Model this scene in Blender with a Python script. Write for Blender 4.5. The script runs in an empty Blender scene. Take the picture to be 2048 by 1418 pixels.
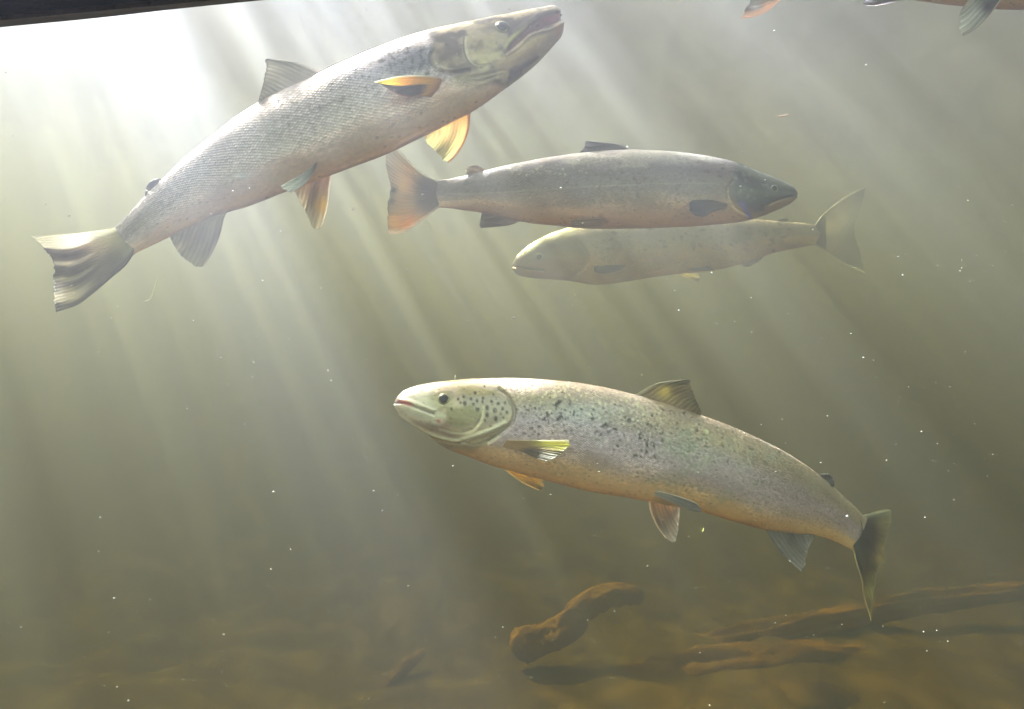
import bpy, math, random
import numpy as np
from mathutils import Vector
sc = bpy.context.scene
COL = sc.collection
R = math.radians
F = 1593.0                                   # focal length in pixels of the 2048 px wide photograph
CX, CY = 1024.0, 709.0
# ------------------------------------------------------------------ camera, world, sun, exposure
cd = bpy.data.cameras.new('camera'); cam = bpy.data.objects.new('camera', cd); COL.objects.link(cam)
cd.sensor_width = 36; cd.lens = 36*F/2048; cd.clip_start = 0.02; cd.clip_end = 200
cam.location = (0, 0, 0); cam.rotation_euler = (R(90), 0, 0)
sc.camera = cam
SD = Vector((-1994, 1593, 3280)).normalized()     # towards the sun: ahead of the camera, high and left
ELEV = math.asin(SD.z); AZ = math.atan2(SD.x, SD.y)
w = bpy.data.worlds.new('World'); sc.world = w; w.use_nodes = True
wn = w.node_tree; bg = wn.nodes['Background']
sky = wn.nodes.new('ShaderNodeTexSky'); sky.sky_type = 'NISHITA'; sky.sun_disc = False
sky.sun_elevation = ELEV; sky.sun_rotation = AZ; sky.dust_density = 5; sky.air_density = .8
wn.links.new(sky.outputs[0], bg.inputs[0]); bg.inputs[1].default_value = 0.06
sl = bpy.data.lights.new('sun', 'SUN'); sun = bpy.data.objects.new('sun', sl); COL.objects.link(sun)
sl.energy = 5.0; sl.angle = R(2.0); sl.color = (0.49, 0.535, 1.0)
sun.rotation_euler = (-SD).to_track_quat('-Z', 'Y').to_euler(); sun.location = (-3, 3, 6)
vs = sc.view_settings; vs.view_transform = 'Standard'; vs.look = 'None'; vs.gamma = 1
vs.exposure = 5.4
sc.cycles.volume_bounces = 0; sc.cycles.max_bounces = 8; sc.cycles.transparent_max_bounces = 12
sc.cycles.use_denoising = True
sc.cycles.sample_clamp_indirect = 8

# ------------------------------------------------------------------ helpers
def tag(o, label=None, cat=None, group=None, kind=None):
    for k, v in (('label', label), ('category', cat), ('group', group), ('kind', kind)):
        if v: o[k] = v
    return o
def P(px, py, d):
    return np.array([(px-CX)/F*d, d, -(py-CY)/F*d])
def hash3(i, j, k, seed):
    n = (i.astype(np.int64)*73856093) ^ (j.astype(np.int64)*19349663) ^ (k.astype(np.int64)*83492791) ^ (seed*2654435761 & 0x7fffffff)
    n = (n ^ (n >> 13))*1274126177 & 0x7fffffff
    n = (n ^ (n >> 16)) & 0xffff
    return n/65535.0
def vnoise(p, seed=0):
    i = np.floor(p).astype(np.int64); f = p-i; f = f*f*(3-2*f)
    r = 0
    for a in (0, 1):
        for b in (0, 1):
            for c in (0, 1):
                wgt = (f[:, 0] if a else 1-f[:, 0])*(f[:, 1] if b else 1-f[:, 1])*(f[:, 2] if c else 1-f[:, 2])
                r = r+wgt*hash3(i[:, 0]+a, i[:, 1]+b, i[:, 2]+c, seed)
    return r
def fbm(p, oct=4, seed=0):
    r, a, t = 0, 1.0, 0
    for o in range(oct):
        r = r+a*vnoise(p*(2.03**o)+o*17.3, seed+o); t += a; a *= .5
    return r/t
def sstep(a, b, x):
    t = np.clip((x-a)/(b-a), 0, 1); return t*t*(3-2*t)
def catmull(pts, n):
    """n samples along a Catmull-Rom spline through pts, even in arc length of the first two columns"""
    pts = np.asarray(pts, float)
    if len(pts) == 2:
        t = np.linspace(0, 1, n)[:, None]; return pts[0]*(1-t)+pts[1]*t
    q = np.vstack([2*pts[0]-pts[1], pts, 2*pts[-1]-pts[-2]])
    out = []
    for i in range(1, len(q)-2):
        t = np.linspace(0, 1, 24, endpoint=False)[:, None]
        a, b, c, d = q[i-1], q[i], q[i+1], q[i+2]
        out.append(.5*((2*b)+(-a+c)*t+(2*a-5*b+4*c-d)*t*t+(-a+3*b-3*c+d)*t**3))
    out = np.vstack(out+[pts[-1][None]])
    L = np.concatenate([[0], np.cumsum(np.linalg.norm(np.diff(out[:, :2], axis=0), axis=1)+1e-9)])
    s = np.linspace(0, L[-1], n)
    return np.stack([np.interp(s, L, out[:, k]) for k in range(out.shape[1])], 1)
def dpoly(q, poly):
    """distance of points q (n,2) to a polyline, and position along it 0..1"""
    poly = np.asarray(poly, float); best = np.full(len(q), 1e9); pos = np.zeros(len(q))
    m = len(poly)-1
    for i in range(m):
        a, b = poly[i], poly[i+1]; ab = b-a
        t = np.clip(((q-a)@ab)/(ab@ab+1e-9), 0, 1)
        d = np.linalg.norm(q-(a+t[:, None]*ab), axis=1)
        k = d < best; best[k] = d[k]; pos[k] = (i+t[k])/m
    return best, pos
def inpoly(q, poly):
    poly = np.asarray(poly, float); c = np.zeros(len(q), bool); n = len(poly)
    for i in range(n):
        x1, y1 = poly[i]; x2, y2 = poly[(i+1) % n]
        if y1 == y2: continue
        k = ((y1 > q[:, 1]) != (y2 > q[:, 1])) & (q[:, 0] < (x2-x1)*(q[:, 1]-y1)/(y2-y1)+x1)
        c ^= k
    return c
def sd(q, poly):
    d, _ = dpoly(q, list(poly)+[poly[0]]); return np.where(inpoly(q, poly), -d, d)
def mesh_obj(name, V, faces, mat, parent=None, cols=None, uv=None, smooth=True, loc=(0, 0, 0)):
    me = bpy.data.meshes.new(name)
    me.from_pydata([tuple(v) for v in V], [], [tuple(f) for f in faces]); me.update()
    if cols is not None:
        at = me.color_attributes.new('Col', 'FLOAT_COLOR', 'POINT')
        c4 = np.ones((len(V), 4), np.float32); c4[:, :cols.shape[1]] = cols
        at.data.foreach_set('color', c4.ravel())
    if uv is not None:
        u = me.uv_layers.new(name='UVMap')
        li = np.zeros(len(me.loops), np.int32); me.loops.foreach_get('vertex_index', li)
        u.data.foreach_set('uv', np.asarray(uv, np.float32)[li].ravel())
    if smooth: me.polygons.foreach_set('use_smooth', [True]*len(me.polygons))
    me.materials.append(mat)
    o = bpy.data.objects.new(name, me); COL.objects.link(o); o.location = loc
    if parent is not None: o.parent = parent
    return o
def grid_faces(n, m, wrap=False, off=0):
    a = np.arange(n-1)[:, None]*m; b = np.arange(m if wrap else m-1)[None]
    b2 = (b+1) % m
    f = np.stack([a+b, a+b2, a+m+b2, a+m+b], -1).reshape(-1, 4)+off
    return f.tolist()

# ------------------------------------------------------------------ materials
class NT:
    def __init__(s, name):
        s.m = bpy.data.materials.new(name); s.m.use_nodes = True; s.t = s.m.node_tree; s.t.nodes.clear()
        s.out = s.n('ShaderNodeOutputMaterial')
    def n(s, t, **k):
        x = s.t.nodes.new(t)
        for a, b in k.items(): setattr(x, a, b)
        return x
    def l(s, a, b): s.t.links.new(a, b)
    def math(s, op, a, b=None, clamp=False):
        x = s.n('ShaderNodeMath', operation=op); x.use_clamp = clamp
        for i, v in enumerate((a, b)):
            if v is None: continue
            if isinstance(v, (int, float)): x.inputs[i].default_value = v
            else: s.l(v, x.inputs[i])
        return x.outputs[0]
    def mix(s, fac, a, b, mode='MIX'):
        x = s.n('ShaderNodeMix', data_type='RGBA', blend_type=mode)
        for i, v in ((0, fac), (6, a), (7, b)):
            if isinstance(v, (int, float)): x.inputs[i].default_value = v
            elif isinstance(v, tuple): x.inputs[i].default_value = (*v, 1)
            else: s.l(v, x.inputs[i])
        return x.outputs[2]

def skin_material(name, scale=1.0, strength=0.55, rough=0.33, metal=0.42, bump=0.5):
    g = NT(name)
    att = g.n('ShaderNodeAttribute', attribute_name='Col')
    uv = g.n('ShaderNodeUVMap'); mp = g.n('ShaderNodeMapping'); g.l(uv.outputs[0], mp.inputs[0])
    mp.inputs['Rotation'].default_value = (0, 0, R(45)); mp.inputs['Scale'].default_value = (205*scale, 205*scale, 1)
    wob = g.n('ShaderNodeMapping'); g.l(uv.outputs[0], wob.inputs[0]); wob.inputs['Scale'].default_value = (1.0, 1.25, 1)
    g.l(wob.outputs[0], mp.inputs[0])
    vo = g.n('ShaderNodeTexVoronoi', voronoi_dimensions='2D', feature='F1'); g.l(mp.outputs[0], vo.inputs[0])
    vo.inputs['Scale'].default_value = 1; vo.inputs['Randomness'].default_value = .28
    d = vo.outputs['Distance']
    # attribute alpha carries where scales show (0 on the head)
    big = g.n('ShaderNodeTexNoise'); g.l(uv.outputs[0], big.inputs['Vector']); big.inputs['Scale'].default_value = 9; big.inputs['Detail'].default_value = 4
    bm = g.n('ShaderNodeMapRange'); g.l(big.outputs[0], bm.inputs[0]); bm.inputs[1].default_value = .38; bm.inputs[2].default_value = .62; bm.inputs[3].default_value = .25; bm.inputs[4].default_value = 1
    mask = g.math('MULTIPLY', att.outputs['Alpha'], bm.outputs[0])
    edge = g.n('ShaderNodeMapRange'); g.l(d, edge.inputs[0])
    edge.inputs[1].default_value = .30; edge.inputs[2].default_value = .68; edge.inputs[3].default_value = 0; edge.inputs[4].default_value = 1
    cellv = g.n('ShaderNodeSeparateColor'); g.l(vo.outputs['Color'], cellv.inputs[0])
    f = g.math('MULTIPLY', edge.outputs[0], mask); f = g.math('MULTIPLY', f, strength)
    dark = g.mix(1.0, att.outputs['Color'], (0.22, 0.22, 0.24), 'MULTIPLY')
    c = g.mix(f, att.outputs['Color'], dark)
    br = g.math('MULTIPLY', cellv.outputs[0], .8); br = g.math('MULTIPLY', br, mask); br = g.math('ADD', br, .8)
    cc = g.n('ShaderNodeCombineColor')
    for i in range(3): g.l(br, cc.inputs[i])
    c = g.mix(1.0, c, cc.outputs[0], 'MULTIPLY')
    # fine skin mottling on the whole fish
    no = g.n('ShaderNodeTexNoise'); g.l(uv.outputs[0], no.inputs['Vector']); no.inputs['Scale'].default_value = 140; no.inputs['Detail'].default_value = 4
    nr = g.n('ShaderNodeMapRange'); g.l(no.outputs[0], nr.inputs[0]); nr.inputs[1].default_value = .3; nr.inputs[2].default_value = .7
    nr.inputs[3].default_value = .88; nr.inputs[4].default_value = 1.12
    c2 = g.n('ShaderNodeCombineColor')
    for i in range(3): g.l(nr.outputs[0], c2.inputs[i])
    c = g.mix(1.0, c, c2.outputs[0], 'MULTIPLY')
    b = g.n('ShaderNodeBsdfPrincipled'); g.l(c, b.inputs['Base Color'])
    b.inputs['Metallic'].default_value = metal
    rr = g.n('ShaderNodeMapRange'); g.l(cellv.outputs[1], rr.inputs[0]); rr.inputs[3].default_value = rough-.06; rr.inputs[4].default_value = rough+.12
    g.l(rr.outputs[0], b.inputs['Roughness'])
    b.inputs['Specular IOR Level'].default_value = .6
    b.inputs['Coat Weight'].default_value = .25; b.inputs['Coat Roughness'].default_value = .25
    h = g.math('MULTIPLY', d, -1.0); h = g.math('MULTIPLY', h, mask); h2 = g.math('MULTIPLY', no.outputs[0], .35); h = g.math('ADD', h, h2)
    bu = g.n('ShaderNodeBump'); bu.inputs['Strength'].default_value = bump; bu.inputs['Distance'].default_value = .0012; g.l(h, bu.inputs['Height'])
    g.l(bu.outputs[0], b.inputs['Normal']); g.l(b.outputs[0], g.out.inputs[0])
    return g.m

def fin_material(name):
    g = NT(name)
    att = g.n('ShaderNodeAttribute', attribute_name='Col')
    b = g.n('ShaderNodeBsdfPrincipled'); g.l(att.outputs['Color'], b.inputs['Base Color']); b.inputs['Roughness'].default_value = .4
    tr = g.n('ShaderNodeBsdfTranslucent'); g.l(att.outputs['Color'], tr.inputs[0])
    m1 = g.n('ShaderNodeMixShader'); m1.inputs[0].default_value = .5; g.l(b.outputs[0], m1.inputs[1]); g.l(tr.outputs[0], m1.inputs[2])
    tp = g.n('ShaderNodeBsdfTransparent')
    m2 = g.n('ShaderNodeMixShader'); g.l(att.outputs['Alpha'], m2.inputs[0]); g.l(tp.outputs[0], m2.inputs[1]); g.l(m1.outputs[0], m2.inputs[2])
    g.l(m2.outputs[0], g.out.inputs[0])
    return g.m
def plain(name, col, rough=.5, metal=0, noise=None, bump=0, coat=0):
    g = NT(name); b = g.n('ShaderNodeBsdfPrincipled')
    b.inputs['Base Color'].default_value = (*col, 1); b.inputs['Roughness'].default_value = rough; b.inputs['Metallic'].default_value = metal
    b.inputs['Coat Weight'].default_value = coat
    if noise:
        tc = g.n('ShaderNodeTexCoord'); no = g.n('ShaderNodeTexNoise'); g.l(tc.outputs['Object'], no.inputs['Vector'])
        no.inputs['Scale'].default_value = noise[0]; no.inputs['Detail'].default_value = 7; no.inputs['Roughness'].default_value = .62
        r = g.n('ShaderNodeMapRange'); g.l(no.outputs[0], r.inputs[0]); r.inputs[1].default_value = .32; r.inputs[2].default_value = .68
        c = g.mix(r.outputs[0], col, noise[1]); g.l(c, b.inputs['Base Color'])
        if bump:
            bu = g.n('ShaderNodeBump'); bu.inputs['Strength'].default_value = bump; bu.inputs['Distance'].default_value = .02
            g.l(no.outputs[0], bu.inputs['Height']); g.l(bu.outputs[0], b.inputs['Normal'])
    g.l(b.outputs[0], g.out.inputs[0]); return g.m
M_FIN = fin_material('fin_membrane')
M_EYE = plain('eye_iris', (.05, .07, .10), .12, .2, coat=1)
M_PUPIL = plain('eye_pupil', (.004, .006, .012), .12)

# ------------------------------------------------------------------ fish builder
def mixc(C, col, f):
    return C*(1-f[:, None])+np.asarray(col, float)[None]*f[:, None]

class Fish:
    def __init__(s, name, D, stations, label, mat, stops, wr=.50, bend=None, n=520, m=168, seed=1, grooves=(), ridges=(), pits=(),
                 paint=None, head_px=None, tail_ext=16, group='salmon swimming in the tank', belly_roll=0.0):
        s.seed = seed; s.k = K = D; D = D*.59 if D < 1.3 else (1.0 if D < 2 else 1.95); s.D = D; K = D/K; s.k = K
        st = np.array([[a, b, c, d] for (a, b), (c, d) in stations], float)
        c = np.stack([(st[:, 0]+st[:, 2])/2, (st[:, 1]+st[:, 3])/2, st[:, 0], st[:, 1], st[:, 2], st[:, 3]], 1)
        # extend over the tail root
        dirv = c[-1, :2]-c[-2, :2]; dirv /= np.linalg.norm(dirv)
        ext = c[-1].copy(); ext[:2] += dirv*tail_ext; ext[2:4] += dirv*tail_ext*.7; ext[4:6] += dirv*tail_ext*.7
        c = np.vstack([c, ext[None]])
        g = catmull(c, n*3)
        # denser sampling at the head
        L = np.linspace(0, 1, n*3); uu = np.linspace(0, 1, n)**1.25
        g = np.stack([np.interp(uu, L, g[:, k]) for k in range(6)], 1)
        u = uu
        T, B = g[:, 2:4], g[:, 4:6]
        Cc = (T+B)/2; H = (T-B)/2
        yb = np.full(n, D)
        if bend: yb = D+K*np.interp(u, [x for x, _ in bend], [y for _, y in bend]); k = 41; yb = np.convolve(np.pad(yb, k//2, mode='edge'), np.ones(k)/k, 'valid')
        cap = np.sqrt(np.clip(1-(1-np.clip(u/.022, 0, 1))**2, 0, 1))
        hl = np.linalg.norm(H, axis=1)
        hmax = hl.max()
        wrat = np.interp(u, [0, .03, .12, .22, .45, .7, .86, .93, .96, 1], np.array([.95, .80, .60, .53, .50, .47, .40, .30, .16, .03])*wr/.5)
        W = hl*wrat/F*yb*cap
        H = H*cap[:, None]
        ph = np.linspace(0, 2*np.pi, m, endpoint=False)
        cs, sn = np.cos(ph), np.sin(ph)
        e = .92
        cs2 = np.sign(cs)*np.abs(cs)**1.0; sn2 = np.sign(sn)*np.abs(sn)**e     # fuller flanks
        px = Cc[:, 0, None]+H[:, 0, None]*cs2; py = Cc[:, 1, None]+H[:, 1, None]*cs2
        y = yb[:, None]+0*px
        X = (px-CX)/F*y; Z = -(py-CY)/F*y; Y = y-W[:, None]*sn2           # sn>0 : side towards the camera
        V = np.stack([X, Y, Z], -1)
        # normals by finite differences
        du = np.gradient(V, axis=0); dv = (np.roll(V, -1, 1)-np.roll(V, 1, 1))
        N = np.cross(dv, du); N /= (np.linalg.norm(N, axis=2, keepdims=True)+1e-12)
        cen = np.stack([(Cc[:, 0]-CX)/F*yb, yb, -(Cc[:, 1]-CY)/F*yb], 1)[:, None]
        if ((N*(V-cen)).sum(-1)[n//2]).mean() < 0: N = -N
        # projected photo position of the near side (the far side is its mirror image)
        Yn = y-W[:, None]*np.abs(sn2)
        q = np.stack([CX+X/Yn*F, CY-Z/Yn*F], -1).reshape(-1, 2)
        t = ((1-cs)/2)[None]+0*px                                      # 0 back, 1 belly
        s.q, s.t, s.u = q, t.reshape(-1), (u[:, None]+0*px).reshape(-1)
        sarc = np.concatenate([[0], np.cumsum(np.linalg.norm(np.diff(cen[:, 0], axis=0), axis=1))])
        # arc length around each ring from the back
        d = np.linalg.norm(np.roll(V, -1, 1)-V, axis=2); cum = np.concatenate([np.zeros((n, 1)), np.cumsum(d, 1)], 1)
        tot = cum[:, -1:]; ar = np.minimum(cum[:, :-1], tot-cum[:, :-1])
        # v carries a mid-body constant so rows of scales run along the fish and narrow with it
        ringmax = tot.max()
        v = ar/np.maximum(tot, 1e-9)*ringmax*.5*1.5+ar*.5
        s.uv = np.stack([sarc[:, None]+0*px, v], -1).reshape(-1, 2)/K
        s.P3 = np.stack([s.uv[:, 0], s.uv[:, 1], 0*s.uv[:, 0]], 1)
        s.V0 = V.reshape(-1, 3).copy(); s.N = N.reshape(-1, 3)
        disp = np.zeros(n*m)
        s.gr = []
        for poly, wd, dep in grooves:
            dd, _ = dpoly(q, catmull(poly, 24)); disp -= dep*np.exp(-(dd/wd)**2)
        for poly, wd, dep in ridges:
            dd, _ = dpoly(q, catmull(poly, 24)); disp += dep*np.exp(-(dd/wd)**2)
        for poly, wd, dep in pits:                                      # filled area pushed in (or out) with soft rim
            disp -= dep*sstep(wd, -wd, sd(q, poly))
        disp += (fbm(s.P3*38, 3, seed)-.5)*.0011*sstep(0, .05, s.u)
        s.V = s.V0+s.N*disp[:, None]*K
        near = (sn > .02)[None] & (np.ones(n, bool)[:, None]); s.near = near.reshape(-1)
        # colours
        tt = [a for a, _ in stops]; cc = np.array([b for _, b in stops], float)*np.array([1.08, .91, 1.05])*1.2
        tj = np.clip(s.t+(fbm(s.P3*np.array([14, 40, 1]), 4, seed+5)-.5)*.16, 0, 1)
        Cl = np.stack([np.interp(tj, tt, cc[:, k]) for k in range(3)], 1)
        s.C = Cl; s.A = np.ones(n*m)
        s.grow = fbm(s.P3*np.array([22, 60, 1]), 4, seed+9)
        s.C = s.C*(0.82+.36*s.grow)[:, None]
        if paint: paint(s)
        s.origin = cen[n//2, 0]
        s.root = bpy.data.objects.new(name, None); COL.objects.link(s.root); s.root.location = tuple(s.origin); s.root.empty_display_size = .05
        tag(s.root, label, 'salmon', group)
        cols = np.concatenate([np.clip(s.C, 0.004, .95), s.A[:, None]], 1)
        fc = grid_faces(n, m, True)
        fc += [list(range(m))[::-1], list(range((n-1)*m, n*m))]
        mesh_obj('body', s.V-s.origin, fc, mat, s.root, cols, s.uv)
        idx = np.where(s.near)[0]
        s.nq = CX+s.V[idx, 0]/s.V[idx, 1]*F, CY-s.V[idx, 2]/s.V[idx, 1]*F
        s.nidx = idx
    def surf(s, px, py):
        d = (s.nq[0]-px)**2+(s.nq[1]-py)**2; k = int(np.argmin(d)); return s.nidx[k]
    def eyes(s, px, py, r, ring=(.30, .27, .16)):
        k = s.surf(px, py); p = s.V[k]; nrm = s.N[k]; yc = s.V0[:, 1].reshape(-1)[k]
        rr = r/F*p[1]
        i = k//168
        yb = s.V0.reshape(-1, 168, 3)[i, :, 1].mean()
        for side in (0, 1):
            pp, nn = p.copy(), nrm.copy()
            if side: pp[1] = 2*yb-pp[1]; nn[1] = -nn[1]
            z = Vector(nn); qt = z.to_track_quat('Z', 'Y').to_matrix()
            def dome(name, rad, flat, off, mat, parent, cols=False):
                nu, nv = 14, 28; V = []; C = []
                for a in range(nu):
                    th = math.pi*a/(nu-1)
                    for b in range(nv):
                        f = 2*math.pi*b/nv
                        V.append(tuple(Vector(pp-s.origin)+qt@Vector((rad*math.sin(th)*math.cos(f), rad*math.sin(th)*math.sin(f), flat*rad*math.cos(th)+off))))
                return mesh_obj(name, np.array(V), grid_faces(nu, nv, True), mat, parent)
            g = plain('eye_ring', ring, .3, .4) if side == 0 else s._ring
            s._ring = g
            e = dome('eye', rr*1.13, .35, -rr*.05, g, s.root)
            dome('pupil', rr*.93, .52, rr*.02, M_PUPIL, e)
    def fin(s, name, base, lead, margin, trail=None, cols=((.3, .3, .3),)*3, alpha=.97, rays=14, dark=.35, rag=.02, off=0.0, flare=0.0,
            near=False, far=False, lead_col=None, lead_w=.06, trail_col=None, trail_w=.06, margin_col=None, na=90, nb=44, thick=.0012, curl=0.0, spots=(), seed=3, depth_fn=None, raydepth=.00035, label=None, blot=(), paint=None):
        off, flare, thick, curl, raydepth = [v*s.k for v in (off, flare, thick, curl, raydepth)]
        A = np.linspace(0, 1, na); Bt = np.linspace(0, 1, nb)
        cb = catmull(base, na); cm = catmull(margin, na)
        cl = catmull(lead, nb) if lead else catmull([base[0], margin[0]], nb)
        ct = catmull(trail, nb) if trail else catmull([base[-1], margin[-1]], nb)
        rng = np.random.RandomState(seed)
        a = A[None, :, None]; b = Bt[:, None, None]
        S = (1-b)*cb[None]+b*cm[None]+(1-a)*cl[:, None]+a*ct[:, None]-((1-a)*(1-b)*cb[0]+a*(1-b)*cb[-1]+(1-a)*b*cm[0]+a*b*cm[-1])
        # ragged margin
        rayn = np.interp(A*rays*2, np.arange(rays*2+2), rng.rand(rays*2+2))
        rgd = rag*(rayn-.5)*2*np.sin(np.pi*np.clip(A, 0, 1))**.5
        dS = np.gradient(S, axis=0)*(nb-1)
        S = S+dS*(b**3)*rgd[None, :, None]
        # pixel -> depth
        bb = Bt[:, None]+0*A[None]; aa = A[None]+0*Bt[:, None]
        if near:
            kb = [s.surf(*cb[i]) for i in range(0, na, 6)]
            yb0 = np.interp(A, np.linspace(0, 1, len(kb)), s.V[kb, 1])
            y = yb0[None]+.003*s.k-(bb*flare)
            ss = np.zeros_like(y)
            for i in range(0, nb, 3):
                for j in range(0, na, 6):
                    ss[i:i+3, j:j+6] = s.V[s.surf(*S[i, j]), 1]
            k = 7; ker = np.ones(k)/k
            ss = np.apply_along_axis(lambda r: np.convolve(np.pad(r, k//2, mode='edge'), ker, 'valid'), 1, ss)
            ss = np.apply_along_axis(lambda r: np.convolve(np.pad(r, k//2, mode='edge'), ker, 'valid'), 0, ss)
            y = np.minimum(y, ss-s.k*(.0035+.006*bb-.006*(1-sstep(0, .2, bb))))
        else:
            # the depth of the body's mid plane beside each base point
            ub = [s.mid(*cb[i]) for i in range(0, na, 6)]
            yb0 = np.interp(A, np.linspace(0, 1, len(ub)), ub)
            y = yb0[None]+off+bb*flare+0*aa
        y = y+curl*np.sin(aa*np.pi)*bb**1.5
        if depth_fn: y = y+s.k*depth_fn(aa, bb)
        rp = np.cos(aa*rays*2*np.pi)
        y2 = y+raydepth*rp*np.minimum(1, bb*4)+(.004*np.sin(aa*9+seed)*bb)*(0 if near else 1)
        q = S.reshape(-1, 2)
        th = thick*(1-.75*bb)
        Vf = np.stack([(S[..., 0]-CX)/F*y2, y2-th/2, -(S[..., 1]-CY)/F*y2], -1).reshape(-1, 3)
        Vb = Vf.copy(); Vb[:, 1] += th.reshape(-1)
        af, bf = aa.reshape(-1), bb.reshape(-1)
        c0, c1, c2 = [np.asarray(x, float) for x in cols]
        f1 = np.clip(bf*2, 0, 1)[:, None]; f2 = np.clip(bf*2-1, 0, 1)[:, None]
        C = c0*(1-f1)+c1*f1; C = C*(1-f2)+c2*f2
        nz = fbm(np.stack([af*rays*1.0, bf*3, 0*af], 1), 3, seed)
        C = C*(.7+.6*nz)[:, None]
        stripe = np.clip(.5+.5*np.cos(af*rays*2*np.pi+1.3*np.sin(bf*5+seed)), 0, 1)**1.5
        fork = np.clip(.5+.5*np.cos(af*rays*4*np.pi), 0, 1)
        st = stripe*(1-bf*.5)+fork*bf*.5
        C = C*(1-dark*st*(0.25+.75*bf))[:, None]
        for (x, yy, rad, col, k) in blot:
            C = mixc(C, col, k*np.exp(-(((q[:, 0]-x)**2+(q[:, 1]-yy)**2)/rad**2))*(.6+.8*nz))
        if margin_col: C = mixc(C, margin_col, sstep(.93, .99, bf)*.8)
        if lead_col: C = mixc(C, lead_col, sstep(lead_w, lead_w*.4, af)*.9)
        if trail_col: C = mixc(C, trail_col, sstep(1-trail_w, 1-trail_w*.4, af)*.9)
        if paint: C = paint(C, af, bf, q, nz)
        al = alpha*(1-.2*sstep(.6, 1, bf)*(1-st*.7)); al = np.maximum(al, 1-sstep(.12, .4, bf))
        cc = np.concatenate([np.clip(C, .004, .95), al[:, None]], 1)
        V = np.vstack([Vf, Vb]); cc = np.vstack([cc, cc])
        nn = na*nb
        fr = grid_faces(nb, na); bk = [[x+nn for x in f][::-1] for f in fr]
        rim = []
        def strip(ids):
            for i in range(len(ids)-1): rim.append([ids[i], ids[i]+nn, ids[i+1]+nn, ids[i+1]])
        strip([i*na for i in range(nb)]); strip([(nb-1)*na+j for j in range(na)]); strip([i*na+na-1 for i in range(nb)][::-1])
        return mesh_obj(name, V-s.origin, fr+bk+rim, M_FIN, s.root, cc)
    def mid(s, px, py):
        d = (s.q[:, 0]-px)**2+(s.q[:, 1]-py)**2; k = int(np.argmin(d)); i = k//168
        return s.V0.reshape(-1, 168, 3)[i, :, 1].mean()

def scatter_spots(s, n, inside, rmin, rmax, seed, col=(.02, .02, .03), k=.9, irregular=.5):
    rng = np.random.RandomState(seed); q = s.q
    x0, y0, x1, y1 = inside[:4]; dens = inside[4]
    c = 0; tries = 0
    while c < n and tries < n*30:
        tries += 1
        x, y = rng.uniform(x0, x1), rng.uniform(y0, y1)
        if rng.rand() > dens(x, y): continue
        r = rmin+(rmax-rmin)*rng.rand()**2
        near = (np.abs(q[:, 0]-x) < r*3) & (np.abs(q[:, 1]-y) < r*3)
        if not near.any(): continue
        ids = np.where(near)[0]; dx, dy = q[ids, 0]-x, q[ids, 1]-y
        th = np.arctan2(dy, dx); d = np.hypot(dx*rng.uniform(.7, 1.1), dy*rng.uniform(.7, 1.3))
        p1, p2 = rng.uniform(0, 6.28, 2)
        rr = r*(1+irregular*(.5*np.sin(2*th+p1)+.35*np.sin(3*th+p2)))
        f = sstep(rr*1.25, rr*.7, d)*k*rng.uniform(.6, 1)
        s.C[ids] = mixc(s.C[ids], col, f); c += 1
def spot_list(s, pts, r, col=(.02, .015, .02), k=.9):
    for i, p in enumerate(pts):
        rr = p[2] if len(p) > 2 else r
        d = np.hypot(s.q[:, 0]-p[0], (s.q[:, 1]-p[1])*(.9+.2*math.sin(i)))
        s.C = mixc(s.C, col, sstep(rr*1.3, rr*.6, d)*k)
def line(s, poly, wd, col, k=.8, taper=False):
    d, pos = dpoly(s.q, catmull(poly, 24)); f = np.exp(-(d/wd)**2)*k
    if taper: f = f*np.sin(np.clip(pos, .02, .98)*np.pi)**.5
    s.C = mixc(s.C, col, f)
def area(s, poly, col, soft=6, k=1.0, noise=0.0):
    f = sstep(soft, -soft, sd(s.q, poly)+(s.grow-.5)*noise*soft*4)*k
    s.C = mixc(s.C, col, f)
def blob(s, x, y, r, col, k=.8, ry=None):
    d = ((s.q[:, 0]-x)/r)**2+((s.q[:, 1]-y)/(ry or r))**2
    s.C = mixc(s.C, col, np.exp(-d)*k*(.6+.8*s.grow))

M_SKIN = [skin_material('salmon_skin_silver', 1.0, .95, bump=.8), skin_material('salmon_skin_grey', 1.15, .30), skin_material('salmon_skin_spotted', 1.35, .45)]

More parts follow.
